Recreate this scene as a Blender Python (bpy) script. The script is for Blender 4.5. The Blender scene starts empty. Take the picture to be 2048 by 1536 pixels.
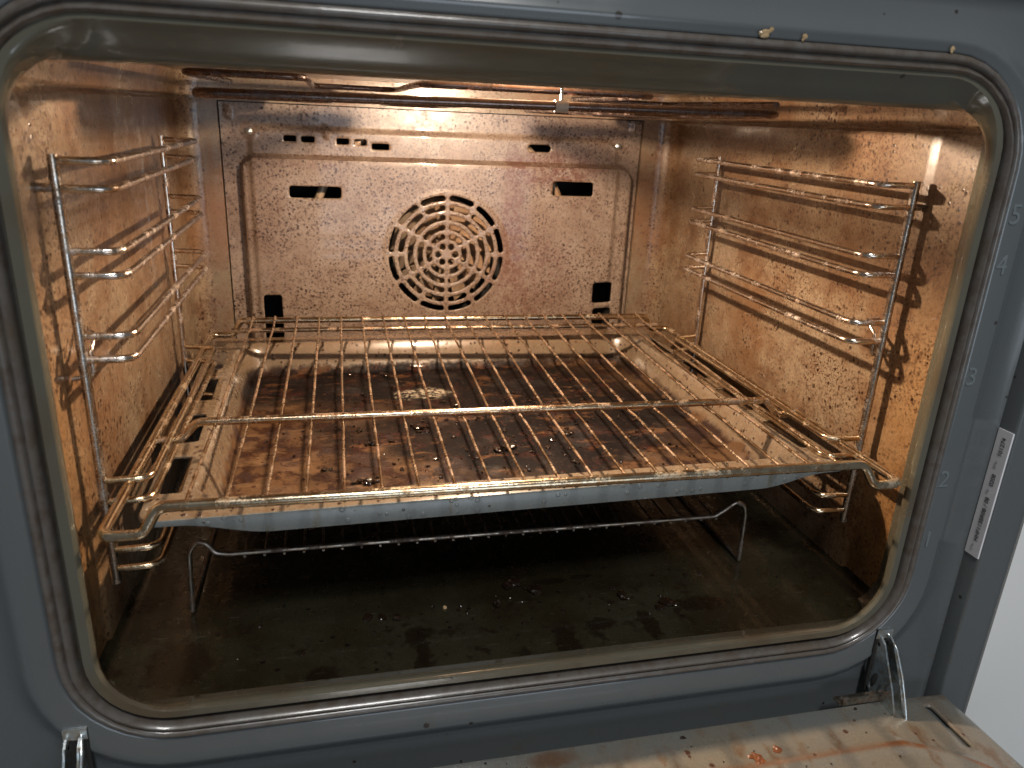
import bpy, bmesh, math, random
from mathutils import Vector, Matrix
from mathutils.geometry import delaunay_2d_cdt
R = math.radians
C = bpy.context.scene.collection
SC = bpy.context.scene

# ------------------------------------------------------------------ camera
cam = bpy.data.objects.new('camera', bpy.data.cameras.new('camera'))
C.objects.link(cam); SC.camera = cam
cam.location = (-.1155, -.3640, .3661)
cam.rotation_euler = (1.2302, -.0449, -.2249)
cam.data.sensor_width = 36
cam.data.lens = 36 * 1510.46 / 2048
cam.data.clip_start = .02; cam.data.clip_end = 50
cam.data.dof.use_dof = True
cam.data.dof.focus_distance = .58
cam.data.dof.aperture_fstop = 11

# ------------------------------------------------------------------ world, lamps, exposure
w = bpy.data.worlds.new('World'); SC.world = w; w.use_nodes = True
bg = w.node_tree.nodes['Background']
bg.inputs[0].default_value = (.77, .80, .83, 1); bg.inputs[1].default_value = .13

def lamp(name, kind, loc, power, col, size, target=None, sy=None):
    d = bpy.data.lights.new(name, kind); d.energy = power; d.color = col
    if kind == 'AREA':
        d.size = size
        if sy: d.shape = 'RECTANGLE'; d.size_y = sy
    else: d.shadow_soft_size = size
    o = bpy.data.objects.new(name, d); C.objects.link(o); o.location = loc
    if target: o.rotation_euler = (Vector(target) - Vector(loc)).to_track_quat('-Z', 'Y').to_euler()
    return o
lamp('kitchen_ceiling_lamp', 'AREA', (.02, -1.15, 1.95), 25, (1, .99, .97), .38, (0, 0, .1))
lamp('kitchen_window_light', 'AREA', (.22, -1.5, .16), 4.4, (.76, .87, 1), .75, (.1, .45, .20), .62)
lamp('oven_bulb_light', 'POINT', (.012, .178, .3850), 9.4, (1, .76, .54), .006)

SC.view_settings.view_transform = 'Standard'; SC.view_settings.look = 'None'
SC.view_settings.exposure = 0; SC.view_settings.gamma = 1
SC.view_settings.use_curve_mapping = False
try:
    SC.cycles.max_bounces = 10; SC.cycles.sample_clamp_indirect = 6; SC.cycles.caustics_reflective = True
    SC.cycles.blur_glossy = .6; SC.cycles.use_denoising = True
except Exception: pass

# ------------------------------------------------------------------ shader helpers
class G:
    """small helper to write node maths"""
    def __init__(s, name):
        s.m = bpy.data.materials.new(name); s.m.use_nodes = True
        s.t = s.m.node_tree; s.b = s.t.nodes['Principled BSDF']
        s.co = s.t.nodes.new('ShaderNodeTexCoord').outputs['Object']
    def put(s, sock, v):
        if hasattr(v, 'default_value') or isinstance(v, bpy.types.NodeSocket): s.t.links.new(v, sock)
        else:
            if isinstance(v, (tuple, list)) and len(v) == 3 and len(sock.default_value) == 4: v = tuple(v) + (1,)
            sock.default_value = v
    def M(s, op, a, b=None, c=None, clamp=False):
        n = s.t.nodes.new('ShaderNodeMath'); n.operation = op; n.use_clamp = clamp
        for i, v in enumerate((a, b, c)):
            if v is not None: s.put(n.inputs[i], v)
        return n.outputs[0]
    def map(s, scale=(1, 1, 1), loc=(0, 0, 0), rot=(0, 0, 0), vec=None):
        n = s.t.nodes.new('ShaderNodeMapping'); s.t.links.new(vec or s.co, n.inputs[0])
        n.inputs['Scale'].default_value = scale; n.inputs['Location'].default_value = loc; n.inputs['Rotation'].default_value = rot
        return n.outputs[0]
    def noise(s, scale, det=2, rough=.55, vec=None, dist=0):
        n = s.t.nodes.new('ShaderNodeTexNoise'); s.t.links.new(vec or s.co, n.inputs['Vector'])
        n.inputs['Scale'].default_value = scale; n.inputs['Detail'].default_value = det
        n.inputs['Roughness'].default_value = rough; n.inputs['Distortion'].default_value = dist
        return n.outputs[0]
    def voro(s, scale, vec=None, out='Distance', rnd=1):
        n = s.t.nodes.new('ShaderNodeTexVoronoi'); s.t.links.new(vec or s.co, n.inputs['Vector'])
        n.inputs['Scale'].default_value = scale; n.inputs['Randomness'].default_value = rnd
        return n.outputs[out]
    def ramp(s, v, lo, hi, a=0., b=1., smooth=True):
        n = s.t.nodes.new('ShaderNodeMapRange'); n.interpolation_type = 'SMOOTHSTEP' if smooth else 'LINEAR'
        s.put(n.inputs[0], v)
        for i, x in zip((1, 2, 3, 4), (lo, hi, a, b)): n.inputs[i].default_value = x
        return n.outputs[0]
    def mix(s, f, a, b, mode='MIX'):
        n = s.t.nodes.new('ShaderNodeMix'); n.data_type = 'RGBA'; n.blend_type = mode
        s.put(n.inputs[0], f); s.put(n.inputs[6], a); s.put(n.inputs[7], b)
        return n.outputs[2]
    def xyz(s):
        n = s.t.nodes.new('ShaderNodeSeparateXYZ'); s.t.links.new(s.co, n.inputs[0]); return n.outputs
    def spot(s, ax, c, r, soft=.5, warp=0, ws=60):
        """mask of an ellipse in two axes with a warped edge (a stain with a shape of its own)"""
        o = s.xyz(); t = None
        for i, k in enumerate(ax):
            d = s.M('DIVIDE', s.M('SUBTRACT', o['XYZ'.index(k)], c[i]), r[i]); d = s.M('MULTIPLY', d, d)
            t = d if t is None else s.M('ADD', t, d)
        if warp: t = s.M('ADD', t, s.M('MULTIPLY', s.M('SUBTRACT', s.noise(ws, 3), .5), warp))
        return s.ramp(t, 1 - soft, 1 + soft, 1, 0)
    def dots(s, scale, size, amount, vec=None):
        """round specks: share `amount` of the cells of `scale` hold one"""
        n = s.t.nodes.new('ShaderNodeTexVoronoi'); s.t.links.new(vec or s.co, n.inputs['Vector']); n.inputs['Scale'].default_value = scale
        sep = s.t.nodes.new('ShaderNodeSeparateColor'); s.t.links.new(n.outputs['Color'], sep.inputs[0])
        keep = s.M('LESS_THAN', sep.outputs[0], amount)
        rad = s.M('MULTIPLY_ADD', sep.outputs[1], size * .7, size * .3)
        q = s.M('DIVIDE', n.outputs['Distance'], rad)
        return s.M('MULTIPLY', s.ramp(q, .75, 1.1, 1, 0), keep)
    def bump(s, h, strength=.3, dist=.001):
        n = s.t.nodes.new('ShaderNodeBump'); n.inputs['Strength'].default_value = strength; n.inputs['Distance'].default_value = dist
        s.t.links.new(h, n.inputs['Height']); s.t.links.new(n.outputs[0], s.b.inputs['Normal'])
    def out(s, col=None, rough=None, metal=None, coat=None, spec=None, coat_rough=.06):
        if col is not None: s.put(s.b.inputs['Base Color'], col)
        if rough is not None: s.put(s.b.inputs['Roughness'], rough)
        if metal is not None: s.put(s.b.inputs['Metallic'], metal)
        if coat is not None: s.put(s.b.inputs['Coat Weight'], coat); s.b.inputs['Coat Roughness'].default_value = coat_rough
        if spec is not None: s.put(s.b.inputs['Specular IOR Level'], spec)
        return s.m

def wall_mat(name, clean, grease, dark, g_lo, g_hi, speck, drip_w=1., front_amber=0.):
    g = G(name)
    big = g.noise(9, 4, .6)
    med = g.noise(55, 4, .65)
    f = g.ramp(g.M('ADD', g.M('MULTIPLY', big, .65), g.M('MULTIPLY', med, .35)), g_lo, g_hi)
    col = g.mix(f, clean, grease)
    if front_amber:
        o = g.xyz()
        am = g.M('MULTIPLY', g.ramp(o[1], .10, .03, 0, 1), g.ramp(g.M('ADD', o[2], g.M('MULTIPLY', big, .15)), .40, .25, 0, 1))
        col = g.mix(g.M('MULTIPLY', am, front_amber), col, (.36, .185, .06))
    hz = g.ramp(g.noise(26, 6, .75, dist=.3), .50, .64)
    col = g.mix(g.M('MULTIPLY', hz, .42 * drip_w), col, tuple(c * 1.7 for c in dark))
    # runs of grease downwards
    dv = g.map((230, 230, 16)); dn = g.noise(1, 3, .6, dv)
    dr = g.M('MULTIPLY', g.ramp(dn, .60, .70), g.ramp(med, .45, .62))
    col = g.mix(g.M('MULTIPLY', dr, .55 * drip_w), col, dark)
    # fine brown mottling and round specks
    fine = g.noise(430, 5, .85)
    area = g.ramp(g.noise(22, 4, .7), .32, .62)
    sp = g.M('MULTIPLY', g.ramp(fine, .495, .585), g.M('MULTIPLY_ADD', area, .6, .4))
    col = g.mix(g.M('MULTIPLY', sp, speck), col, dark)
    d1 = g.M('MULTIPLY', g.dots(260, .42, .55), g.M('MULTIPLY_ADD', area, .7, .3))
    d2 = g.dots(95, .20, .30)
    col = g.mix(g.M('MULTIPLY', d1, speck), col, tuple(c * .55 for c in dark))
    col = g.mix(g.M('MULTIPLY', d2, .85), col, tuple(c * .4 for c in dark))
    ro = g.M('ADD', g.M('MULTIPLY_ADD', med, .30, .12), g.M('MULTIPLY', f, .14))
    h = g.M('ADD', g.M('MULTIPLY', fine, .5), g.M('MULTIPLY', g.M('ADD', d1, d2), .7))
    g.bump(h, .35, .0006)
    return g, col, ro

# side walls: enamel under a film of baked grease
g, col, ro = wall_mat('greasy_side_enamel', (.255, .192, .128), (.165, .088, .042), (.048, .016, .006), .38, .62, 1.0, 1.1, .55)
ENAMEL_SIDE = g.out(col, ro, coat=.35)
# back panel: paler, with a stained stripe right of the fan
g, col, ro = wall_mat('speckled_back_enamel', (.262, .204, .160), (.195, .135, .098), (.045, .016, .008), .40, .60, .95, .6)
dk = (.10, .035, .020)
m1 = g.spot('XZ', (.115, .315), (.055, .018), .7, 1.6, 90)
m2 = g.spot('XZ', (.075, .25), (.012, .075), .8, 1.8, 120)
m3 = g.spot('XZ', (.10, .19), (.045, .05), .9, 2.0, 110)
m4 = g.spot('XZ', (-.14, .315), (.05, .007), .8, 1.2, 70)
fn = g.ramp(g.noise(230, 3, .7), .42, .62)
for m, k in ((m1, .85), (m2, .8), (m3, .55), (m4, .35)):
    col = g.mix(g.M('MULTIPLY', g.M('MULTIPLY', m, g.M('MULTIPLY_ADD', fn, .75, .25)), k), col, dk)
ENAMEL_BACK = g.out(col, ro, coat=.45)
g, col, ro = wall_mat('corner_back_enamel', (.21, .165, .115), (.18, .10, .052), (.09, .034, .018), .42, .60, .5, .5)
ENAMEL_REAR = g.out(col, ro, coat=.35)

def dark_floor():
    g = G('dark_floor_enamel')
    o = g.xyz()
    n1 = g.noise(14, 4, .6); n2 = g.noise(75, 4, .7); n3 = g.noise(260, 3, .7)
    col = g.mix(g.ramp(n1, .35, .65), (.028, .026, .015), (.018, .014, .007))
    st = g.M('MULTIPLY', g.ramp(n2, .53, .66), g.ramp(g.M('ADD', g.spot('XY', (.03, .03), (.16, .05), .7, 1.5, 25), g.spot('XY', (-.19, .05), (.06, .05), .7, 1.5, 25)), .05, .8))
    col = g.mix(g.M('MULTIPLY', st, .9), col, (.010, .006, .003))
    col = g.mix(g.M('MULTIPLY', g.ramp(n3, .60, .68), .5), col, (.012, .007, .004))
    for c, r in (((-.0685, .045), (.010, .006)), ((-.069, .030), (.0035, .018)), ((-.0705, .010), (.0055, .012)), ((.052, .035), (.011, .006)), ((.085, .028), (.006, .016)),
                 ((.024, .018), (.008, .016)), ((-.13, .012), (.010, .010)), ((.030, .088), (.013, .004)), ((.055, .090), (.008, .003)), ((-.215, .04), (.018, .022)), ((.13, .045), (.02, .008))):
        col = g.mix(g.M('MULTIPLY', g.spot('XY', c, r, .4, 2.4, 190), .85), col, (.010, .006, .003))
    d = g.dots(120, .25, .3)
    col = g.mix(g.M('MULTIPLY', d, .9), col, (.008, .005, .004))
    sc = g.ramp(g.noise(1, 2, .5, g.map((60, 900, 1), rot=(0, 0, .5))), .70, .74)
    col = g.mix(g.M('MULTIPLY', sc, .35), col, (.16, .15, .13))
    g.bump(g.M('ADD', g.M('MULTIPLY', n3, .4), g.M('ADD', d, g.M('MULTIPLY', st, .4))), .35, .0007)
    return g.out(col, g.M('MULTIPLY_ADD', n2, .40, .08), coat=.35)
FLOOR = dark_floor()

def frame_enamel(name, base, warm, ws=.2, grime=.3, rough=.22, coat=.5):
    g = G(name)
    n = g.noise(12, 3, .6); f = g.noise(300, 2, .6)
    col = g.mix(g.M('MULTIPLY', g.ramp(n, .45, .7), ws), base, warm)
    d = g.dots(70, .14, .16)
    col = g.mix(g.M('MULTIPLY', d, .85), col, (.02, .012, .008))
    sm = g.M('MULTIPLY', g.ramp(g.noise(40, 4, .7), .60, .75), grime)
    col = g.mix(sm, col, (.10, .065, .035))
    g.bump(g.M('ADD', g.M('MULTIPLY', g.noise(35, 2), .8), g.M('MULTIPLY', f, .1)), .12, .001)
    return g.out(col, g.ramp(g.M('ADD', n, sm), .3, 1.1, rough, rough + .25), coat=coat)
FRAME = frame_enamel('grey_blue_enamel', (.098, .110, .115), (.105, .108, .10))
COLLAR = frame_enamel('olive_grey_enamel', (.100, .095, .070), (.085, .062, .036), .9, .8, .14, 1.)
CEIL = frame_enamel('ceiling_enamel', (.26, .20, .15), (.18, .12, .07), .7, .4, .25)

def rubber():
    g = G('brown_gasket_rubber')
    n = g.noise(90, 4, .7); n2 = g.noise(18, 3)
    col = g.mix(g.ramp(n, .4, .65), (.115, .105, .095), (.085, .066, .052))
    col = g.mix(g.M('MULTIPLY', g.ramp(n2, .5, .7), .5), col, (.11, .085, .06))
    g.bump(n, .2, .0004)
    return g.out(col, g.M('MULTIPLY_ADD', n, .25, .20), coat=.4)
GASKET = rubber()

def wire_mat(name, base, burn, amount, rough=.16):
    g = G(name)
    n = g.noise(60, 3, .6); f = g.noise(700, 3, .75); m = g.noise(220, 3, .6)
    k = g.ramp(g.M('ADD', g.M('MULTIPLY', f, .4), g.M('MULTIPLY', n, .6)), .56 - amount * .12, .64 - amount * .06)
    col = g.mix(g.M('MULTIPLY', g.ramp(m, .40, .65), .75), base, tuple(a * b for a, b in zip(base, (.72, .55, .40))))
    col = g.mix(g.M('MULTIPLY', k, min(1, amount * 1.3)), col, burn)
    g.bump(f, .12 + .3 * amount, .0004)
    return g.out(col, g.M('MULTIPLY_ADD', k, .35, rough), g.M('SUBTRACT', 1, g.M('MULTIPLY', k, .75 * min(1, amount * 1.6))))
CHROME = wire_mat('greasy_chrome_wire', (.74, .68, .62), (.13, .055, .025), .35)
CHROME_NEAR = wire_mat('grey_chrome_wire', (.55, .52, .48), (.10, .05, .025), .35, .25)
BRASS = wire_mat('browned_shelf_wire', (.68, .57, .41), (.11, .042, .022), .26)
BRASS_BURNT = wire_mat('burnt_shelf_wire', (.58, .45, .31), (.075, .025, .014), .6)
DULL = wire_mat('dull_rack_wire', (.42, .38, .33), (.07, .035, .02), .7, .3)
ZINC = wire_mat('zinc_hinge_steel', (.72, .80, .84), (.10, .09, .06), .12, .33)
ELEM = wire_mat('dark_element_steel', (.17, .13, .12), (.035, .022, .018), .5, .24)

def tray_mat():
    g = G('burnt_tray_enamel')
    o = g.xyz()
    n1 = g.noise(11, 5, .65); n2 = g.noise(45, 5, .7, dist=.4); n3 = g.noise(170, 4, .7)
    sm = g.noise(1, 4, .65, g.map((26, 60, 26), rot=(0, 0, .35)))
    rim = (.17, .125, .082)
    col = g.mix(g.ramp(n3, .45, .65, 0, .5), rim, (.115, .062, .03))
    # the bottom: inside the well
    well = g.ramp(g.M('ADD', o[2], g.M('MULTIPLY', g.M('SUBTRACT', n2, .5), .020)), -.0165, -.0240, 0, 1)
    tan = g.mix(g.ramp(n2, .44, .56), (.085, .044, .020), (.030, .011, .005))
    tan = g.mix(g.ramp(g.noise(24, 5, .7), .54, .60), tan, (.030, .014, .010))
    tan = g.mix(g.ramp(sm, .56, .66, 0, .6), tan, (.135, .078, .038))
    burnt = g.mix(g.ramp(n2, .54, .66), (.005, .0035, .0035), (.034, .007, .003))
    burnt = g.mix(g.M('MULTIPLY', g.ramp(sm, .57, .64), .6), burnt, (.085, .034, .012))
    cen = g.spot('XY', (.045, .010), (.17, .125), .7, 3.2, 13)
    bk = g.spot('XY', (-.03, .105), (.22, .062), .6, .9, 20)
    k = g.M('MAXIMUM', g.M('MAXIMUM', cen, bk), g.M('MULTIPLY', g.ramp(n1, .54, .61), .8))
    k = g.M('MULTIPLY', k, g.ramp(g.M('ADD', sm, g.M('MULTIPLY', n3, .5)), .98, .80, .45, 1))
    k = g.M('MAXIMUM', k, g.M('MULTIPLY', bk, .93))
    bot = g.mix(k, tan, burnt)
    blk = g.ramp(g.M('ADD', g.M('MULTIPLY', n2, .6), g.M('MULTIPLY', n3, .4)), .55, .62)
    bot = g.mix(g.M('MULTIPLY', blk, .7), bot, (.012, .007, .006))
    bot = g.mix(g.M('MULTIPLY', g.spot('XY', (-.034, .072), (.022, .015), .9, 3.2, 60), g.ramp(n3, .46, .56, 0, .9)), bot, (.42, .36, .27))  # pale scraped patch; the bright highlight on it is painted into the colour
    col = g.mix(well, col, bot)
    rs = g.spot('XY', (.02, .185), (.26, .03), .5, .8, 30)
    col = g.mix(g.M('MULTIPLY', rs, g.ramp(n3, .45, .6, .15, .6)), col, (.26, .13, .06))
    d = g.dots(230, .40, .42); d2 = g.dots(95, .24, .30)
    col = g.mix(g.M('MULTIPLY', g.M('MAXIMUM', d, d2), .9), col, (.03, .010, .006))
    # outside of the front lip: bluish enamel
    lip = g.M('MULTIPLY', g.ramp(o[1], -.1862, -.1868, 0, 1), g.ramp(o[2], -.0004, -.0010, 0, 1))
    blue = g.mix(g.ramp(g.noise(1, 3, .6, g.map((50, 50, 8))), .58, .66, 0, .6), (.135, .150, .148), (.10, .085, .045))
    blue = g.mix(g.M('MULTIPLY', d2, .9), blue, (.03, .02, .015))
    col = g.mix(lip, col, blue)
    g.bump(g.M('ADD', g.M('MULTIPLY', g.M('ADD', n3, blk), well), g.M('ADD', d, d2)), .55, .0010)
    wet = g.ramp(g.noise(28, 4, .65), .50, .62)
    return g.out(col, g.M('ADD', g.M('MULTIPLY', n3, .35), g.M('MULTIPLY_ADD', well, .32, .10)), coat=g.M('MULTIPLY', g.M('MULTIPLY', g.M('SUBTRACT', 1, well), .8), g.M('SUBTRACT', 1, lip)), spec=g.M('SUBTRACT', .5, g.M('MULTIPLY', well, g.M('SUBTRACT', .36, g.M('MULTIPLY', wet, .22)))))
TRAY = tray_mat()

def crumb_mat(name, a, b, rough=.25):
    g = G(name); n = g.noise(500, 3)
    g.bump(n, .6, .0006)
    return g.out(g.mix(n, a, b), rough, coat=.3)
CRUMB = crumb_mat('charred_crumb', (.006, .004, .003), (.025, .013, .008), .16)
CRUMB_BR = crumb_mat('brown_crumb', (.08, .02, .008), (.25, .09, .03))
CRUMB_TAN = crumb_mat('tan_flake', (.34, .22, .10), (.48, .34, .18), .7)

def door_mat():
    g = G('stained_door_enamel')
    o = g.xyz()
    n1 = g.noise(13, 4, .6); n2 = g.noise(70, 4, .7); st = g.noise(1, 4, .6, g.map((75, 28, 1), rot=(0, 0, -.35)))
    base = g.mix(g.ramp(n1, .4, .65), (.140, .148, .140), (.155, .145, .12))
    inn = g.ramp(g.M('ADD', o[1], g.M('MULTIPLY', n1, .02)), -.006, -.018, 0, 1)
    base = g.mix(g.M('MULTIPLY', inn, .6), base, (.18, .15, .11))
    br = g.M('MULTIPLY', g.ramp(st, .52, .66), g.M('MULTIPLY_ADD', inn, .5, .3))
    base = g.mix(br, base, (.12, .068, .034))
    base = g.mix(g.M('MULTIPLY', g.ramp(n2, .60, .7), .5), base, (.12, .06, .03))
    edge = g.ramp(o[1], -.0035, -.0005, 0, .8)
    base = g.mix(g.M('MULTIPLY', edge, g.ramp(n2, .35, .6)), base, (.16, .07, .02))
    base = g.mix(g.M('MULTIPLY', g.spot('XY', (.005, -.012), (.014, .006), .9, 2.5, 110), .8), base, (.11, .052, .022))
    bead = g.ramp(o[2], .0004, .0018, 0, 1)
    base = g.mix(g.M('MULTIPLY', bead, .9), base, (.15, .055, .014))
    d = g.dots(90, .2, .3)
    base = g.mix(g.M('MULTIPLY', d, .9), base, (.06, .02, .01))
    g.bump(g.M('ADD', n2, d), .25, .0008)
    return g.out(base, g.M('MULTIPLY_ADD', n2, .4, .08), coat=.5)
DOOR = door_mat()
g = G('brown_filmed_glass'); n = g.noise(40, 4, .7)
DGLASS = g.out(g.mix(g.ramp(n, .4, .65), (.07, .055, .04), (.20, .13, .07)), g.M('MULTIPLY_ADD', n, .3, .05), coat=.6)
g = G('white_cabinet_lacquer'); WHITE = g.out((.80, .80, .78), .35)
g = G('sticker_paper'); STICK = g.out(g.mix(g.ramp(g.noise(40, 2), .4, .7), (.78, .77, .80), (.72, .70, .72)), .45)
g = G('sticker_ink'); INK = g.out((.02, .02, .025), .5)
g = G('grey_sticker_ink'); INK2 = g.out((.30, .30, .33), .5)
g = G('black_void'); VOID = g.out((.012, .011, .010), .8)
g = G('pale_number_enamel'); NUM = g.out((.145, .17, .18), .35, coat=.4)  # shelf numbers, paler than the frame enamel
g, col, ro = wall_mat('fan_steel', (.42, .32, .23), (.32, .20, .12), (.12, .05, .03), .45, .6, .3, .2)
FANM = g.out(col, .45, .3)
g = G('lamp_glass'); g.b.inputs['Transmission Weight'].default_value = 1; GLASS = g.out((1, .98, .95), .12)
g = G('lit_bulb'); g.b.inputs['Emission Color'].default_value = (1, .78, .52, 1); g.b.inputs['Emission Strength'].default_value = 14; BULB = g.out((1, .9, .8), .4)
g = G('white_ceramic'); CERAM = g.out((.34, .30, .26), .45)

# ------------------------------------------------------------------ mesh helpers
def mk(name, verts, faces, mat, parent=None, smooth=True, loc=(0, 0, 0)):
    me = bpy.data.meshes.new(name); me.from_pydata([tuple(v) for v in verts], [], faces)
    me.validate(); me.update()
    if smooth:
        me.polygons.foreach_set('use_smooth', [True] * len(me.polygons))
        try: me.set_sharp_from_angle(angle=R(50))
        except Exception: pass
    me.materials.append(mat)
    o = bpy.data.objects.new(name, me); C.objects.link(o); o.location = loc
    if parent: o.parent = parent
    return o
class MB:
    def __init__(s): s.v = []; s.f = []
    def add(s, v, f):
        n = len(s.v); s.v += [Vector(a) for a in v]; s.f += [tuple(i + n for i in q) for q in f]; return s
    def box(s, lo, hi):
        x0, y0, z0 = lo; x1, y1, z1 = hi
        v = [(x0, y0, z0), (x1, y0, z0), (x1, y1, z0), (x0, y1, z0), (x0, y0, z1), (x1, y0, z1), (x1, y1, z1), (x0, y1, z1)]
        return s.add(v, [(0, 3, 2, 1), (4, 5, 6, 7), (0, 1, 5, 4), (1, 2, 6, 5), (2, 3, 7, 6), (3, 0, 4, 7)])
    def tube(s, path, r, seg=10, closed=False, caps=True):
        P = [Vector(p) for p in path]; n = len(P); vs = []; fs = []
        T = []
        for i in range(n):
            a = P[(i - 1) % n] if (closed or i > 0) else P[i]; b = P[(i + 1) % n] if (closed or i < n - 1) else P[i]
            T.append((b - a).normalized())
        up = Vector((0, 0, 1)) if abs(T[0].z) < .9 else Vector((1, 0, 0))
        N = T[0].cross(up).normalized()
        for i in range(n):
            if i:
                ax = T[i - 1].cross(T[i])
                if ax.length > 1e-9: N = Matrix.Rotation(T[i - 1].angle(T[i]), 3, ax.normalized()) @ N
            N = (N - T[i] * N.dot(T[i])).normalized(); B = T[i].cross(N)
            rr = r[i] if isinstance(r, list) else r
            for k in range(seg):
                a = 2 * math.pi * k / seg; vs.append(P[i] + (N * math.cos(a) + B * math.sin(a)) * rr)
        for i in range(n if closed else n - 1):
            j = (i + 1) % n
            for k in range(seg):
                l = (k + 1) % seg; fs.append((i * seg + k, i * seg + l, j * seg + l, j * seg + k))
        if caps and not closed:
            fs.append(tuple(range(seg - 1, -1, -1))); fs.append(tuple((n - 1) * seg + k for k in range(seg)))
        return s.add(vs, fs)
    def build(s, name, mat, parent=None, smooth=True, loc=(0, 0, 0)):
        return mk(name, [v - Vector(loc) for v in s.v] if loc != (0, 0, 0) else s.v, s.f, mat, parent, smooth, loc)
def fillet(pts, rad, n=6, closed=False):
    P = [Vector(p) for p in pts]; out = []
    for i, p in enumerate(P):
        if not closed and i in (0, len(P) - 1): out.append(p); continue
        a = P[i - 1]; b = P[(i + 1) % len(P)]
        u = (a - p); v = (b - p); lu, lv = u.length, v.length; u.normalize(); v.normalize()
        ang = u.angle(v)
        if ang > 3.1: out.append(p); continue
        rd = rad[i] if isinstance(rad, list) else rad
        t = min(rd / math.tan(ang / 2), lu * .48, lv * .48)
        for k in range(n + 1):
            q = k / n; out.append((1 - q) ** 2 * (p + u * t) + 2 * q * (1 - q) * p + q * q * (p + v * t))
    return out
def jitter(path, amt, seed):
    rnd = random.Random(seed); return [Vector(p) + Vector((rnd.uniform(-amt, amt), 0, rnd.uniform(-amt, amt))) for p in path]
def resample(path, step):
    out = [Vector(path[0])]
    for a, b in zip(path[:-1], path[1:]):
        a, b = Vector(a), Vector(b); n = max(1, int((b - a).length / step))
        out += [a + (b - a) * (k + 1) / n for k in range(n)]
    return out
def empty(name, loc, label=None, cat=None, group=None):
    o = bpy.data.objects.new(name, None); C.objects.link(o); o.location = loc; o.empty_display_size = .05
    if label: tag(o, label, cat, group)
    return o
def tag(o, label=None, cat=None, group=None, kind=None):
    if label: o['label'] = label
    if cat: o['category'] = cat
    if group: o['group'] = group
    if kind: o['kind'] = kind
    return o
def sstep(a, b, x):
    t = max(0., min(1., (x - a) / (b - a))); return t * t * (3 - 2 * t)
def rrect(cx, cy, hx, hy, r, n=6):
    out = []
    for sx, sy, a0 in ((1, 1, 0), (-1, 1, 90), (-1, -1, 180), (1, -1, 270)):
        for k in range(n + 1):
            a = R(a0 + 90 * k / n); out.append((cx + sx * (hx - r) + r * math.cos(a), cy + sy * (hy - r) + r * math.sin(a)))
    return out
def arcslot(cx, cy, rad, a0, a1, wd, n=7, m=5):
    """slot of width wd along an arc, with round ends"""
    e = (wd / 2) / rad; a0 = R(a0) + e; a1 = R(a1) - e; o = []
    for k in range(n + 1): a = a0 + (a1 - a0) * k / n; o.append((cx + (rad + wd / 2) * math.cos(a), cy + (rad + wd / 2) * math.sin(a)))
    ex, ey = cx + rad * math.cos(a1), cy + rad * math.sin(a1)
    for k in range(1, m): t = a1 + math.pi * k / m; o.append((ex + wd / 2 * math.cos(t), ey + wd / 2 * math.sin(t)))
    for k in range(n + 1): a = a1 + (a0 - a1) * k / n; o.append((cx + (rad - wd / 2) * math.cos(a), cy + (rad - wd / 2) * math.sin(a)))
    ex, ey = cx + rad * math.cos(a0), cy + rad * math.sin(a0)
    for k in range(1, m): t = a0 + math.pi + math.pi * k / m; o.append((ex + wd / 2 * math.cos(t), ey + wd / 2 * math.sin(t)))
    return o
def offset(poly, d):
    n = len(poly); out = []
    for i in range(n):
        a = Vector(poly[i - 1]); p = Vector(poly[i]); b = Vector(poly[(i + 1) % n])
        e1 = (p - a); e2 = (b - p)
        n1 = Vector((e1.y, -e1.x)); n2 = Vector((e2.y, -e2.x))
        m = n1.normalized() + n2.normalized()
        m = m.normalized() if m.length > 1e-6 else n1.normalized()
        out.append(tuple(p + m * d))
    return out
def sd_rr(x, y, cx, cy, hx, hy, r):
    qx = abs(x - cx) - hx + r; qy = abs(y - cy) - hy + r
    return math.hypot(max(qx, 0), max(qy, 0)) + min(max(qx, qy), 0) - r
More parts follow.
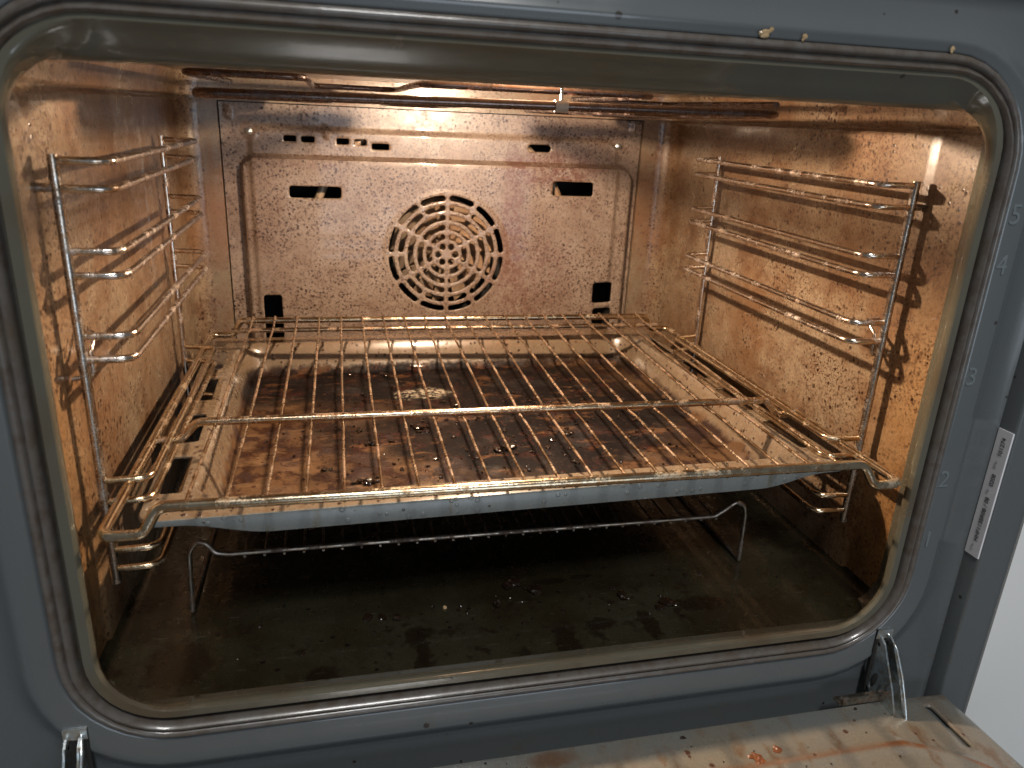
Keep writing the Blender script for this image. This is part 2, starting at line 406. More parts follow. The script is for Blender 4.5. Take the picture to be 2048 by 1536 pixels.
def sheet(outline, holes, step, hfun, place, bev=.0006, sink=.0006, thick=.0012):
    """sheet metal over a 2-D outline with real holes and pressed relief. place(u,v,h)->xyz; h grows towards the viewer"""
    pts = []; edges = []; faces_in = []
    def ring(poly):
        s = len(pts); pts.extend(Vector(p) for p in poly); k = len(poly)
        edges.extend((s + i, s + (i + 1) % k) for i in range(k)); return list(range(s, s + k))
    ring(outline)
    boxes = []; hring = []
    for h in holes:
        ids = ring(h); hring.append(ids); faces_in.append(ids); ring(offset(h, bev))
        xs = [p[0] for p in h]; ys = [p[1] for p in h]; boxes.append((min(xs) - .002, max(xs) + .002, min(ys) - .002, max(ys) + .002, offset(h, bev + .0007)))
    xs = [p[0] for p in outline]; ys = [p[1] for p in outline]
    def inside(x, y, poly):
        c = False; j = len(poly) - 1
        for i in range(len(poly)):
            a, b = poly[i], poly[j]
            if (a[1] > y) != (b[1] > y) and x < (b[0] - a[0]) * (y - a[1]) / (b[1] - a[1]) + a[0]: c = not c
            j = i
        return c
    inset = offset(outline, -.0008)
    nx = int((max(xs) - min(xs)) / step); ny = int((max(ys) - min(ys)) / step)
    for i in range(1, nx):
        x = min(xs) + (max(xs) - min(xs)) * i / nx
        for j in range(1, ny):
            y = min(ys) + (max(ys) - min(ys)) * j / ny
            if not inside(x, y, inset): continue
            if any(b[0] < x < b[1] and b[2] < y < b[3] and inside(x, y, b[4]) for b in boxes): continue
            pts.append(Vector((x, y)))
    V, E, F, ov, oe, of = delaunay_2d_cdt(pts, edges, faces_in, 1, 1e-7, True)
    F = [f for f, o in zip(F, of) if not o]
    hole_ids = set(i for r_ in hring for i in r_)
    vs = []; isH = []
    for i, v in enumerate(V):
        hh = any(o in hole_ids for o in ov[i]); isH.append(hh)
        vs.append(place(v.x, v.y, hfun(v.x, v.y) - (sink if hh else 0)))
    # rims of the holes
    cnt = {}
    for f in F:
        for a, b in zip(f, f[1:] + f[:1]): cnt[(a, b)] = 1
    fs = [tuple(f) for f in F]; back = {}
    for (a, b) in list(cnt):
        if (b, a) not in cnt and isH[a] and isH[b]:
            for q in (a, b):
                if q not in back:
                    back[q] = len(vs); vs.append(place(V[q].x, V[q].y, hfun(V[q].x, V[q].y) - sink - thick))
            fs.append((b, a, back[a], back[b]))
    return vs, fs

# rings of a rounded rectangle in the XZ plane, as absolute sides
def ringpts(y, xl, xr, zb, zt, r, n=9, rt=None):
    rt = r if rt is None else rt; o = []
    for (cx, cz, a0, q) in ((xr - rt, zt - rt, 0, rt), (xl + rt, zt - rt, 90, rt), (xl + r, zb + r, 180, r), (xr - r, zb + r, 270, r)):
        for k in range(n + 1):
            a = R(a0 + 90 * k / n); o.append(Vector((cx + q * math.cos(a), y, cz + q * math.sin(a))))
    return o
def loft(rings, closed=True):
    vs = [p for r_ in rings for p in r_]; m = len(rings[0]); fs = []
    for i in range(len(rings) - 1):
        for k in range(m if closed else m - 1):
            l = (k + 1) % m; fs.append((i * m + k, i * m + l, (i + 1) * m + l, (i + 1) * m + k))
    return vs, fs
GX0, GX1, GZ0, GZ1, GR = -.2580, .2526, .0348, .4015, .051      # centre line of the door gasket
D = .4538; FZ = .0478; CZ = .3925; WX = .256                     # rear plane, floor, ceiling, side walls

# ------------------------------------------------------------------ the oven
oven = empty('oven', (0, 0, 0), 'built-in oven with open door, greasy lit cavity and grey enamel frame', 'oven')
# front frame
def fr(y, d, dB=None, dT=None, r=None):
    dB = d if dB is None else dB; dT = d if dT is None else dT
    return ringpts(y, GX0 - d, GX1 + d, GZ0 - dB, GZ1 + dT, GR + d if r is None else r)
rings = [fr(.006, .0035), fr(.003, .0058), fr(.0006, .0066, .0066, .0060), fr(0, .008, .008, .0070), fr(0, .0165, .0210, .0095), fr(-.0006, .0185, .0232, .0105),
         fr(-.0002, .0205, .0250, .0120), fr(.0018, .0235, .0275, .0150), fr(.0045, .0300, .0310, .0210), fr(.0060, .0380, .0380, .030),
         fr(.0060, .0465, .0480, .0465, .05), fr(.0045, .0486, .10, .0486, .03), fr(-.0065, .0490, .12, .0490, .01), fr(-.0080, .0496, .12, .0496, .01),
         fr(-.0084, .0508, .12, .0508, .01), fr(-.0084, .0745, .12, .0745, .01), fr(-.0070, .0762, .12, .0762, .01), fr(.03, .0762, .12, .0762, .01)]
v, f = loft(rings); mk('front_frame', v, f, FRAME, oven)
# inner collar between gasket and cavity
rg = [ringpts(.030, -.2580, .2580, .0462, .3945, .018), ringpts(.018, -.2560, .2557, .0464, .3860, .02), ringpts(.0130, -.2540, .2530, .0466, .3810, .024),
      ringpts(.0108, -.2515, .2492, .0470, .3799, .028), ringpts(.0078, -.2475, .2437, .0477, .3824, .033), ringpts(.0045, -.2446, .2402, .0487, .3880, .036),
      ringpts(.001, -.2440, .2392, .0492, .3932, .0375),
      ringpts(-.0010, -.2456, .2405, .0480, .3955, .039), ringpts(-.0006, -.2505, .2452, .0436, .3975, .042), ringpts(.002, -.2518, .2464, .0420, .3985, .044), ringpts(.007, -.2520, .2466, .0418, .3990, .044),
      ringpts(.007, -.2625, .2570, .0300, .4060, .055)]
v, f = loft(rg); mk('inner_collar', v, f, COLLAR, oven)
# gasket with two lips
prof = [(-.0042, .006), (-.0043, .0012), (-.0036, -.0016), (-.0024, -.0028), (-.0012, -.0026), (-.0004, -.0010), (0, .0008), (.0005, .0008), (.0010, -.0008), (.0020, -.0022), (.0034, -.0024), (.0048, -.0014), (.0056, .0004), (.0058, .004)]
v, f = loft([fr(y, d) for d, y in prof]); mk('door_gasket', v, f, GASKET, oven)

# side walls: pressed sheet, groove at z .370, step near the front, fillet to the rear
prof = [(0.0, .052), (0, .10), (0, .16), (0, .22), (0, .28), (0, .34), (0, .3655), (.0002, .3675), (.0024, .3690), (.0026, .3705), (.0004, .3722), (-.0004, .3735), (-.0010, .380), (-.0030, .388), (-.0065, .3945)]
sta = [(0.0014, .022), (0.0014, .040), (.0014, .058), (.0012, .0605), (.0002, .0640), (0, .067), (0, .12), (0, .20), (0, .28), (0, .36), (0, D - .019)] + [(-.019 * (1 - math.cos(R(a))), D - .019 + .019 * math.sin(R(a))) for a in (12, 24, 36, 48, 60, 72, 84, 92)]
for s in (-1, 1):
    vs = [(s * (WX + pz + sx), y, z) for sx, y in sta for pz, z in prof]; m = len(prof); fs = []
    for i in range(len(sta) - 1):
        for k in range(m - 1):
            q = (i * m + k, i * m + k + 1, (i + 1) * m + k + 1, (i + 1) * m + k); fs.append(q if s > 0 else q[::-1])
    sw = mk('side_wall', vs, fs, ENAMEL_SIDE, oven)
    # raised horizontal pressings beside the front post, and the holders of the shelf ladder
    for z in (.0955, .1235, .176, .206, .254, .268, .301):
        pass
    MB().tube([(s * (WX + .003), .0622, .3225), (s * .2465, .0622, .3225)], .0022, 12).build('holder_pin', CHROME_NEAR, oven)
    MB().tube(fillet([(s * (WX + .002), .080, .244), (s * .2450, .078, .244), (s * .2450, .0665, .236), (s * .2450, .0665, .222), (s * (WX + .001), .0665, .2205)], .004, 4), .0013, 8).build('holder_clip', CHROME_NEAR, oven)
# floor and its rounded edges
us = [-1 * (WX + .0014)] + [-(WX) + .0 + .015 * (1 - math.cos(R(a))) for a in (0, 20, 40, 60, 80, 90)]
L = [(-WX + .008 - .010 * math.cos(R(a)), FZ + .010 - .010 * math.sin(R(a))) for a in (0, 15, 30, 45, 60, 75, 90)]
L += [(-.228, FZ - .0008), (-.15, FZ - .001), (0, FZ - .001), (.15, FZ - .001), (.228, FZ - .0008)]
L += [(WX - .008 + .010 * math.sin(R(a)), FZ + .010 - .010 * math.cos(R(a))) for a in (0, 15, 30, 45, 60, 75, 90)]
ys = [.010 + (D - .010) * k / 40 for k in range(41)]
vs = [(x, y, z) for y in ys for x, z in L]; m = len(L)
mk('cavity_floor', vs, [(i * m + k, i * m + k + 1, (i + 1) * m + k + 1, (i + 1) * m + k) for i in range(40) for k in range(m - 1)], FLOOR, oven)
b = MB().box((-.2530, .024, CZ), (.2530, D + .002, CZ + .004)); ceil = b.build('cavity_ceiling', CEIL, oven, False)
# rear wall around the removable panel
b = MB()
b.box((-.240, D, .045), (-.2199, D + .006, CZ)); b.box((.2199, D, .045), (.240, D + .006, CZ)); b.box((-.2199, D, .3682), (.2199, D + .006, CZ))
b.build('rear_wall', ENAMEL_REAR, oven, False)
b = MB(); b.box((-.22, D + .062, .04), (.22, D + .064, .37)); b.box((-.222, D + .006, .04), (-.22, D + .064, .37)); b.box((.22, D + .006, .04), (.222, D + .064, .37)); b.box((-.22, D + .006, .37), (.22, D + .064, .372)); b.box((-.22, D + .006, .038), (.22, D + .064, .04))
b.build('fan_chamber', VOID, oven, False)

# back panel, pressed relief and real openings
FX, FC = .0038, .2225
holes = []
for (x0, x1, z) in ((-.1597, -.1478, .3356), (-.1428, -.1300, .3353), (-.1085, -.0962, .3345), (-.0908, -.0788, .3342)):
    holes.append(rrect((x0 + x1) / 2, z, (x1 - x0) / 2, .0029, .0015, 3))
holes += [rrect(-.0648, .3307, .0088, .0030, .0016, 3), rrect(.1035, .3350, .0125, .0038, .0037, 4),
          rrect(-.1309, .2848, .0255, .0058, .0030, 4), rrect(.1412, .2944, .0230, .0075, .0030, 4),
          rrect(-.1785, .1500, .0092, .0290, .0030, 4), rrect(.1850, .1790, .0120, .0118, .0030, 4), rrect(.1865, .1480, .0115, .0130, .0030, 4)]
for k in range(6): holes.append([(FX + .0093 * math.cos(R(60 * k)) + .0034 * math.cos(R(a)), FC + .0093 * math.sin(R(60 * k)) + .0034 * math.sin(R(a))) for a in range(0, 360, 30)])
WDT = .0058
for rad in (.0192, .0290, .0392):
    gap = 3.4 / 2 / (rad * 1000) * 57.3
    for k in range(6): holes.append(arcslot(FX, FC, rad, 60 * k - 30 + gap, 60 * k + 30 - gap, WDT, 6))
for rad in (.0493, .0594):
    gap = 4.2 / 2 / (rad * 1000) * 57.3
    for k in range(12): holes.append(arcslot(FX, FC, rad, 30 * k + gap, 30 * k + 30 - gap, WDT, 5))
def hpanel(x, z):
    h = .0030 * sstep(.0020, -.0020, sd_rr(x, z, 0, .18, .192, .1650, .014))
    h += .0095 * sstep(.0021, -.0021, sd_rr(x, z, .0045, .16, .2065, .1580, .016))
    for (px, pz) in ((-.1923, .341), (.193, .3403)): h += .0008 * sstep(.009, .005, math.hypot(x - px, z - pz))
    for (px, pz) in ((-.2104, .3587), (.2095, .3607), (-.118, .3421)): h += .0022 * sstep(.0030, .0012, max(abs(x - px), abs(z - pz) - .003))
    h += .0006 * sstep(.0685, .0645, math.hypot(x - FX, z - FC))
    return h
v, f = sheet([(-.2188, .060), (.2188, .060), (.2188, .3672), (-.2188, .3672)], holes, .0022, hpanel, lambda x, z, h: (x, D + .0035 - h, z))
panel = mk('back_panel', v, f, ENAMEL_BACK, oven)
for (px, pz) in ((-.1923, .341), (.193, .3403)):
    b = MB(); rr_ = [(.0001, .0036), (.0018, .0034), (.0028, .0018), (.0030, .0001)]
    y0 = D + .0035 - hpanel(px, pz)
    b.add(*loft([[Vector((px + q * math.cos(R(a)), y0 - dy, pz + q * math.sin(R(a)))) for a in range(0, 360, 30)] for dy, q in rr_])); b.build('screw', ZINC, panel)
# fan wheel behind the grille, ring element round it
b = MB(); n = 14
for k in range(n):
    a = R(360 / n * k); ca, sa = math.cos(a), math.sin(a)
    for (r0, r1, tw) in ((.012, .058, .5),):
        p = []
        for rr_, yy in ((r0, D + .014), (r1, D + .014), (r1, D + .036), (r0, D + .036)):
            t = tw * (yy - D - .014) / .022
            p.append((FX + rr_ * math.cos(a + t), yy, FC + rr_ * math.sin(a + t)))
        b.add(p, [(0, 1, 2, 3)])
b.add([(FX + q * math.cos(R(a)), D + .0365, FC + q * math.sin(R(a))) for q in (.004, .046) for a in range(0, 360, 15)], [(k, (k + 1) % 24, 24 + (k + 1) % 24, 24 + k) for k in range(24)])
b.tube([(FX, D + .004, FC), (FX, D + .03, FC)], .0055, 12)
fan = b.build('fan_wheel', FANM, oven, False)
MB().tube([(FX + .143 * math.cos(R(a)), D + .020, FC + .143 * math.sin(R(a))) for a in range(0, 360, 8)], .0045, 10, True).build('ring_heating_element', FANM, oven)

# grill element under the ceiling, brackets, lamp
EZ = .3722
coil = []
for s in (-1, 1):
    x0 = -.188 if s < 0 else .176
    zz = .3708 if s < 0 else .3750
    c = .008
    pts = [(x0, .112, zz), (x0, .37, EZ), (c + s * .122, .37, EZ), (c + s * .122, .165, EZ + .001), (c + s * .082, .165, EZ + .001), (c + s * .082, .292, EZ), (c + s * .036, .292, EZ), (c + s * .036, .118, EZ + .001)]
    coil = coil + pts if s > 0 else pts[::-1]
MB().tube(fillet(coil, .014, 6), .0028, 12).build('heating_element', ELEM, oven)
for (x, y, z) in ((.024, .112, .3742),):
    b = MB(); b.tube([(x - .004, y, z - .001), (x + .004, y, z - .001)], .0036, 10); b.box((x - .0008, y - .0006, z), (x + .0008, y + .0006, CZ)); b.build('element_bracket', CERAM, oven)
MB().tube(fillet([(-.195, .36, .383), (-.200, .155, .3828), (-.128, .150, .3828), (-.128, .345, .383), (-.058, .345, .383), (-.058, .148, .3828), (.100, .145, .3832), (.100, .345, .383), (.195, .345, .383), (.200, .16, .3825)], .014, 6), .0022, 12).build('heating_element', ELEM, oven)
lx, ly = .012, .178
b = MB(); b.add(*loft([[Vector((lx + q * math.cos(R(a)), ly + q * math.sin(R(a)), z)) for a in range(0, 360, 15)] for q, z in ((.016, .3930), (.016, .3905), (.0145, .3898), (.014, .3920))]))
lampo = b.build('oven_lamp', CERAM, oven)
b = MB(); b.add(*loft([[Vector((lx + q * math.cos(R(a)), ly + q * math.sin(R(a)), z)) for a in range(0, 360, 20)] for q, z in ((.0105, .3922), (.0105, .3905), (.0085, .3890), (.005, .3881), (.0004, .3878))])); b.build('bulb', BULB, lampo)

# embossed shelf numbers on the frame, and the paper sticker
def text(name, s, size, mat, M, parent, ext=.0002):
    cu = bpy.data.curves.new(name, 'FONT'); cu.body = s; cu.size = size; cu.extrude = ext; cu.align_x = 'CENTER'; cu.align_y = 'CENTER'
    o = bpy.data.objects.new(name, cu); C.objects.link(o)
    bpy.context.view_layer.update()
    me = bpy.data.meshes.new_from_object(o.evaluated_get(bpy.context.evaluated_depsgraph_get()))
    bpy.data.objects.remove(o); me.transform(M); me.materials.clear(); me.materials.append(mat)
    r_ = bpy.data.objects.new(name, me); C.objects.link(r_); r_.parent = parent; return r_
face = Matrix(((1, 0, 0, 0), (0, 0, -1, 0), (0, 1, 0, 0), (0, 0, 0, 1)))     # text plane to the XZ plane, facing -Y
for ch, x, z in (('5', .2655, .3256), ('4', .2650, .2965), ('3', .2645, .2274), ('2', .2640, .1574), ('1', .2635, .1130)):
    text('shelf_number', ch, .0165, NUM, Matrix.Translation((x, -.0002, z)) @ face, oven, .00025)
side = Matrix(((0, 0, -1, 0), (0, 1, 0, 0), (1, 0, 0, 0), (0, 0, 0, 1)))      # right=+Z, up=+Y, facing -X
sx = GX1 + .0484
b = MB(); b.box((sx - .0003, -.0072, .0990), (sx + .0012, .0040, .1905)); st = b.build('sticker', STICK, oven, False)
st['label'] = 'narrow white paper sticker with printed numbers'
for s_, size, z, mt, dy in (('HHF113BR0B / 08', .0044, .1265, INK, 0), ('E-Nr.', .0026, .1055, INK2, .0012), ('0208', .0044, .1555, INK, 0), ('FD', .0026, .1470, INK2, .0012), ('101274', .0044, .1790, INK, 0), ('Z-Nr.', .0026, .1665, INK2, .0012)):
    text('printed_text', s_, size, mt, Matrix.Translation((sx - .0005, -.0022 + dy, z)) @ side, st, .00005)

# door, folded down
doorE = MB(); DZ = -.004; DY = -.0105
door = empty('door', (0, DY, DZ)); door.parent = oven
def hdoor(x, y):
    d = sd_rr(x, y, -.0027, -.2450, .290, .2155 - .0105 + .0005, .075)
    h = .0022 * math.exp(-(d / .0026) ** 2) - .0006 * sstep(.0, -.01, d)
    ed = max(abs(x + .001) - .3000, y + .0016)
    h -= .004 * sstep(-.004, .0, ed)
    h -= .0026 * sstep(.236, .262, abs(x)) * sstep(-.075, -.03, y)
    return h
slots = [rrect(.2760, -.0310, .0024, .0190, .0022, 3), rrect(-.2810, -.0310, .0024, .0190, .0022, 3)]
v, f = sheet([(-.3005, -.44), (.3000, -.44), (.3000, -.0005), (-.3005, -.0005)], slots, .0045, hdoor, lambda x, y, h: (x, y, h))
mk('door_liner', v, f, DOOR, door)
b = MB(); b.add([(x, y, .0003 + z) for x, y in rrect(-.0027, -.2450, .268, .184, .055, 8) for z in (0,)], [tuple(range(36))]); b.build('door_glass', DGLASS, door, False)
b = MB(); b.box((-.2985, -.44, -.045), (.2980, -.003, -.006)); b.build('door_body', FRAME, door, False)
# hinges
for s in (-1, 1):
    xh = .2465 if s > 0 else -.2605
    hg = empty('hinge', (xh, 0, 0)); hg.parent = oven
    out = [(.004, .0400), (-.004, .0405), (-.0075, .0375), (-.0095, .0310), (-.0125, .0270), (-.0185, .0190), (-.0240, .0100), (-.0275, .0020), (-.0300, -.0060), (-.0330, -.0160), (-.0230, -.0160), (-.0165, -.0090), (-.0080, -.0030), (.001, 0.0), (.004, .01)]
    out = out[::-1]
    hl = [[(-.0165 + .0070 * math.cos(R(a)) * .6 - .004 * math.sin(R(a)), .0065 + .0075 * math.sin(R(a))) for a in range(0, 360, 24)], [(-.0035 + .0014 * math.cos(R(a)), .0345 + .0016 * math.sin(R(a))) for a in range(0, 360, 40)],
          [(-.0060 + .0025 * math.cos(R(a)) - .002 * math.sin(R(a)), .0060 + .0075 * math.sin(R(a))) for a in range(0, 360, 24)]]
    for dx in (-.0035, .0035):
        b = MB()
        for q in (-.0006, .0006): b.add(*sheet(out, hl, .003, lambda u, v_: 0, lambda u, v_, h: (dx + q, u, v_), .0003, 0, .0001))
        m = len(out); b.add([(dx + q, u, v_) for q in (-.0006, .0006) for u, v_ in out], [(k, (k + 1) % m, m + (k + 1) % m, m + k) for k in range(m)])
        b.build('hinge_arm', ZINC, hg, False)
    MB().tube(fillet([(.0035, -.001, .0405), (.0050, -.0095, .0345), (.0050, -.0195, .0195), (.0048, -.0280, .0030), (.0042, -.0345, -.0110), (.0060, -.0480, -.0180)], .01, 4), .0011, 8).build('hinge_spring', ZINC, hg)
    b = MB(); b.box((-.0055, -.0012, -.006), (.0065, .0015, .0440)); b.build('slot_shade_plate', VOID, hg, False)  # flat black plate standing in for the shade inside the hinge slot
    b = MB(); b.box((-.0055, -.0018, .0375), (.0065, .0010, .0445)); b.build('hinge_tab', ZINC, hg, False)
    b = MB(); b.box((-.0330 * (s > 0) - .002, -.0145, DZ + .0002), (.004 + .0330 * (s < 0), -.0070, DZ + .0014)); b.box((-.0310 * (s > 0) - .002, -.0150, DZ + .0002), (.004 + .0310 * (s < 0), -.0138, DZ + .0062)); b.build('hinge_channel', DULL, hg, False)

# ------------------------------------------------------------------ neighbouring cabinet
b = MB(); b.box((.3315, -.0065, -.6), (.95, .014, 1.0)); cab = b.build('kitchen_cabinet_panel', WHITE, None, False)
tag(cab, 'smooth white cabinet panel beside the right edge of the oven', 'cabinet panel')

# ------------------------------------------------------------------ shelf ladders on both walls
XR, YF, YB = .2479, .0622, .3266
LV = [.3359, .3223, .2908, .2782, .2457, .2326, .1604, .1471, .1153, .1026]
def ladder(s, label):
    root = empty('shelf_ladder', (s * XR, YF, .0937), label, 'shelf ladder', 'chromed shelf ladders on the side walls')
    base = Vector(root.location)
    def T(path, r, name, mat, seg=10): MB().tube([Vector(p) - base for p in path], r, seg).build(name, mat, root)
    for y, zb in ((YF, .0935), (YB, .0937)):
        T(resample([(s * XR, y, zb), (s * (XR + .0002), y, .3388)], .02), .0027 if y == YF else .0024, 'post', CHROME_NEAR if y == YF else CHROME)
    for k, z in enumerate(LV):
        q = random.Random(k + 7 * s); xi = .2225 + q.uniform(-.0006, .0006)
        p = fillet([(s * (XR - .0020), YF, z), (s * xi, YF + .0012, z), (s * (xi - .0015), YB - .006, z), (s * (XR - .001), YB, z)], .009, 6)
        T(p, .0021, 'rail', BRASS if k >= 6 else CHROME)
    return root
ladder(-1, 'chromed wire shelf ladder on the left cavity wall')
ladder(1, 'chromed wire shelf ladder on the right cavity wall')

# ------------------------------------------------------------------ wire shelf
SY = .0012; SB = .3700; ZG = .1576; ZU = .1713
shelf = empty('wire_shelf', (0, .18, ZG), 'brownish wire shelf with long thin rods above the burnt baking tray', 'oven shelf')
shelf.rotation_euler = (0, 0, R(-.55)); sb = Vector((0, .18, ZG))
def TS(path, r, name, mat, par=shelf, base=sb, seg=10, closed=False):
    return MB().tube([Vector(p) - base for p in path], r, seg, closed).build(name, mat, par)
loop = [(-.2325, SY, ZG), (-.2125, SY, ZG), (-.2050, SY + .003, ZU), (.2050, SY + .003, ZU), (.2125, SY, ZG), (.2325, SY, ZG),
        (.2325, SB, ZG), (.2125, SB, ZG), (.2050, SB, ZU), (-.2050, SB, ZU), (-.2125, SB, ZG), (-.2325, SB, ZG)]
rad = [.008, .007, .008, .008, .007, .008, .008, .006, .006, .006, .006, .008]
TS(fillet(loop, rad, 7, True), .0030, 'frame', BRASS, seg=12, closed=True)
TS(fillet([(-.2325, .1209, ZG), (-.2160, .1209, ZG), (-.2050, .1209, ZU - .0015), (.2050, .1209, ZU - .0015), (.2160, .1209, ZG), (.2325, .1209, ZG)], .008, 6), .0027, 'cross_bar', BRASS_BURNT)
TS([(-.2115, .352, ZG + .0090), (.2115, .352, ZG + .0090)], .0022, 'rear_bar', BRASS_BURNT)
for k in range(20):
    x = -.1937 + .3872 * k / 19
    p = [(x, SY + .0035, ZU - .0035), (x, .06, ZU + .0002 - .0018), (x, .118, ZU + .0022), (x, .18, ZU), (x, .34, ZU - .0010), (x, SB - .001, ZU + .0036)]
    p = [(x, SY + .003, ZU - .0030), (x, .10, ZU - .0026), (x, .1209, ZU - .0042), (x, .14, ZU - .0026), (x, .34, ZU + .0010), (x, SB, ZU + .0038)]
    TS(jitter(resample(p, .03), .00020, k), .00105, 'rod', BRASS_BURNT, seg=8)

# ------------------------------------------------------------------ baking tray
TC = Vector((0, .2330, .1440)); tray = empty('baking_tray', TC, 'rectangular baking tray with burnt brown bottom and slotted side rims under the shelf', 'baking tray')
tray.rotation_euler = (R(-.35), 0, R(1.5))
HX, HY = .2322, .1870
def htray(x, y):
    cy = .0045
    d = sd_rr(x, y, 0, -.0045, .2075, .1640, .030)
    h = -.0285 * sstep(.001, -.0165, d)
    h -= .0010 * sstep(-.0045, 0, max(abs(x) - HX, abs(y) - HY))
    h += .0008 * math.exp(-((d - .0015) / .0016) ** 2)
    h += .0006 * sstep(-.03, -.10, d)
    return h
ts = [rrect(s * .2195, y - TC.y, .0064, .0265, .0025, 3) for s in (-1, 1) for y in (.345, .265, .182, .105)]
ol = rrect(0, 0, HX, HY, .012, 5)
v, f = sheet(ol, ts, .0030, htray, lambda x, y, h: (x, y, h), .0006, .0004, .0012)
b = MB(); b.add(v, f)
def skirt(x, y):
    if y < -HY + .013: return .0035 + .0085 * sstep(.212, .160, abs(x))
    return .0035
oo = []
for i, (x, y) in enumerate(ol):
    oo.append((x, y)); x2, y2 = ol[(i + 1) % len(ol)]
    n = int(math.hypot(x2 - x, y2 - y) / .006)
    oo += [(x + (x2 - x) * k / n, y + (y2 - y) * k / n) for k in range(1, n)] if n > 1 else []
o1 = offset(oo, .0008); r0 = [Vector((x, y, htray(x, y))) for x, y in oo]; r1 = [Vector((x, y, -.0022)) for x, y in o1]
o2 = offset(oo, .0003); r2 = [Vector((x, y, -.001 - skirt(x, y))) for x, y in o2]
o3 = offset(oo, -.0030); r3 = [Vector((x, y, -.0018 - skirt(x, y) - .0004)) for x, y in o3]
b.add(*loft([r0, r1, r2, r3]))
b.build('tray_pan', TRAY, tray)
tray.children[0].name = 'pan'

# ------------------------------------------------------------------ low roasting rack on the cavity floor
RB = Vector((-.015, .09, FZ)); rack = empty('roasting_rack', RB, 'low wire roasting rack with bent feet on the dark cavity floor under the tray', 'roasting rack')
def hoop(y):
    return [(-.2138, y, FZ + .0016), (-.2121, y, .0925), (-.2073, y, .1012), (-.2014, y, .0985), (-.1960, y, .0912), (-.1880, y, .0897), (-.11, y, .0899), (0, y, .0895), (.11, y, .0890), (.1580, y, .0890), (.1660, y, .0940),
            (.1745, y, .1003), (.1820, y, .0960), (.1838, y, .0880), (.1845, y, FZ + .0016)]
for y, nm in ((.090, 'front_bow'), (.340, 'rear_bow')): TS(fillet(hoop(y), .005, 4), .0017, 'end_bow', DULL, rack, RB)
for x in (-.2138, .1845): TS([(x, .0895, FZ + .0016), (x, .3405, FZ + .0016)], .0017, 'floor_rail', DULL, rack, RB)
for k in range(28):
    x = -.1784 + .3374 * k / 27; TS([(x, .0885, .0876), (x, .3420, .0876)], .0009, 'rod', DULL, rack, RB, 8)

# ------------------------------------------------------------------ crumbs
def crumb_mesh(r, seed, flat=.6, sub=2):
    bm = bmesh.new(); bmesh.ops.create_icosphere(bm, subdivisions=sub, radius=r); rn = random.Random(seed)
    ax = [rn.uniform(.65, 1.35) for _ in range(2)]
    for v_ in bm.verts:
        k = rn.uniform(.68, 1.25); v_.co = Vector((v_.co.x * k * ax[0], v_.co.y * k * ax[1], v_.co.z * k * flat))
    me = bpy.data.meshes.new('crumb'); bm.to_mesh(me); bm.free(); return me
def crumb(x, y, z, r, seed, mat, label, group=None, name='burnt_crumb', cat='crumb', parts=1, flat=.6):
    bm = bmesh.new(); rn = random.Random(seed * 13 + 1)
    for q in range(parts):
        me = crumb_mesh(r * (1 if q == 0 else rn.uniform(.35, .7)), seed + q, flat)
        me.transform(Matrix.Translation((0 if q == 0 else rn.uniform(-1.8, 1.8) * r, 0 if q == 0 else rn.uniform(-1.2, 1.2) * r, r * flat * .7))); bm.from_mesh(me); bpy.data.meshes.remove(me)
    me = bpy.data.meshes.new(name); bm.to_mesh(me); bm.free(); me.materials.append(mat)
    o = bpy.data.objects.new(name, me); C.objects.link(o); o.location = (x, y, z)
    if abs(z - cf) < 1e-6: o.scale = (FCR,) * 3
    tag(o, label, cat, group); return o
cf = FZ - .001
FCR = 1.35
crumb(.0031, .0888, cf, .0042, 1, CRUMB, 'largest charred black crumb on the cavity floor below the right of the rack bar', parts=4, flat=.4)
crumb(.0170, .0773, cf, .0030, 2, CRUMB, 'charred crumb cluster on the cavity floor just right of the largest one', parts=4, flat=.45)
crumb(-.0131, .0650, cf, .0022, 3, CRUMB, 'single elongated black crumb standing alone near the middle of the cavity floor', flat=1.0)
crumb(-.0819, .0615, cf, .0028, 4, CRUMB, 'right and biggest of three black crumbs in a row on the cavity floor', flat=.5)
crumb(-.0915, .0646, cf, .0020, 5, CRUMB, 'middle of three small black crumbs in a row on the cavity floor', flat=.5)
crumb(-.1014, .0652, cf, .0022, 6, CRUMB, 'left of three small black crumbs in a row on the cavity floor', flat=.5, parts=2)
crumb(-.0491, .0681, cf, .0013, 7, CRUMB_TAN, 'tiny yellow crumb on the dark cavity floor', flat=.7)
crumb(.0775, .0614, cf, .0033, 8, CRUMB, 'round dark brown crumb on the right of the cavity floor', flat=.4)
crumb(.1050, .0490, cf, .0042, 9, CRUMB, 'wide black crusty crumb heap on the right of the cavity floor', parts=5, flat=.35)
bz = TC.z - .0285 + .0006
def tz(x, y): return bz - (y - TC.y) * math.tan(R(.35)) + .0002
TCR = ((-.0504, .2201, .0045, 4, 'black charred lump on the tray just behind the left of the middle'), (-.0989, .2207, .0036, 3, 'black charred lump on the tray left of the larger one'), (.0135, .1690, .0052, 6, 'largest black charred heap in the middle of the tray'),
       (.0741, .1944, .0030, 4, 'charred crumb cluster on the tray right of the middle'), (-.0955, .1256, .0040, 3, 'flat black crumb on the tray near its front left'), (-.1267, .1499, .0026, 2, 'small black crumb on the left front of the tray'),
       (-.0896, .1930, .0034, 5, 'dark crumb cluster on the tray between left front crumb and charred lump'), (-.1030, .3640, .0026, 1, 'round glossy crumb against the rear wall of the tray, left one'), (-.0682, .3620, .0030, 2, 'round glossy crumb against the rear wall of the tray, right one'))
for i, (x, y, r_, n, lb) in enumerate(TCR): crumb(x, y, tz(x, y), r_, 30 + i, CRUMB, lb, 'charred crumbs on the baking tray', parts=n, flat=.5)
dz = DZ - .0007
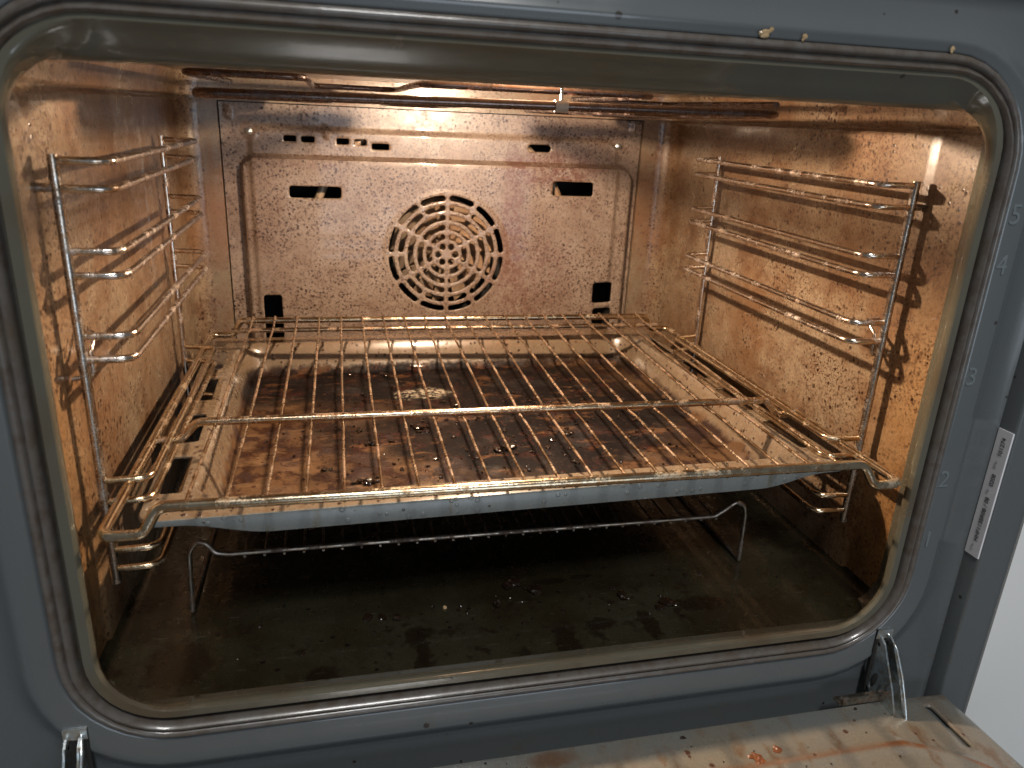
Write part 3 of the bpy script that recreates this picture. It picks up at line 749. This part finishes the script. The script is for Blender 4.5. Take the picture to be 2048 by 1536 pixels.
crumb(.1320, -.0465, dz, .0042, 60, CRUMB_BR, 'orange brown crumb heap on the open oven door', name='brown_crumb', parts=4, flat=.4)
crumb(.1255 + .022, -.0415, dz, .0032, 61, CRUMB_BR, 'dark red brown crumb right of the orange heap on the open door', name='brown_crumb', parts=2, flat=.4)
crumb(.0925, -.0215, dz, .0016, 62, CRUMB, 'single black crumb on the open oven door', flat=.7)
for i, (x, z, r_, n, lb) in enumerate(((.0905, .4092, .0022, 4, 'largest tan flake stuck on the frame above the cavity'), (.1123, .4092, .0014, 2, 'small tan flake on the frame right of the largest one'), (.1978, .4085, .0016, 2, 'tan flake near the upper right corner of the gasket'))):
    o = crumb(x, -.0012, z, r_, 70 + i, CRUMB_TAN, lb, 'tan flakes on the upper frame', name='tan_flake', cat='flake', parts=n, flat=.3); o.rotation_euler = (R(90), 0, 0)
# countless fine crumbs
rn = random.Random(5); bm = bmesh.new()
def scatter(n, fx, rmin, rmax):
    for _ in range(n):
        x, y, z = fx(); r_ = rmin + (rmax - rmin) * rn.random() ** 3
        me = crumb_mesh(r_, rn.randint(0, 9999), .6, 1); me.transform(Matrix.Translation((x, y, z + r_ * .3))); bm.from_mesh(me); bpy.data.meshes.remove(me)
def on_tray():
    while True:
        x = rn.gauss(.02, .10); y = rn.gauss(.19, .075)
        if abs(x) < .175 and .075 < y < .375: return x, y, tz(x, y)
def on_floor():
    while True:
        x = rn.gauss(.02, .09); y = rn.gauss(.06, .025)
        if abs(x) < .21 and .02 < y < .12: return x, y, cf
def on_door():
    return rn.uniform(-.10, .24), rn.uniform(-.075, -.012), dz + .0008
def on_rim():
    x = rn.uniform(-.20, .21); y = rn.uniform(.050, .063); return x, y + x * .026, TC.z + .0009 + .0010
scatter(420, on_tray, .0006, .0024); scatter(150, on_floor, .0004, .0019); scatter(45, on_door, .0003, .0010); scatter(90, on_rim, .0003, .0009)
me = bpy.data.meshes.new('crumbs'); bm.to_mesh(me); bm.free(); me.materials.append(CRUMB)
o = bpy.data.objects.new('fine_crumbs', me); C.objects.link(o); tag(o, 'countless fine black crumbs scattered over tray, cavity floor and door', 'crumbs', None, 'stuff')
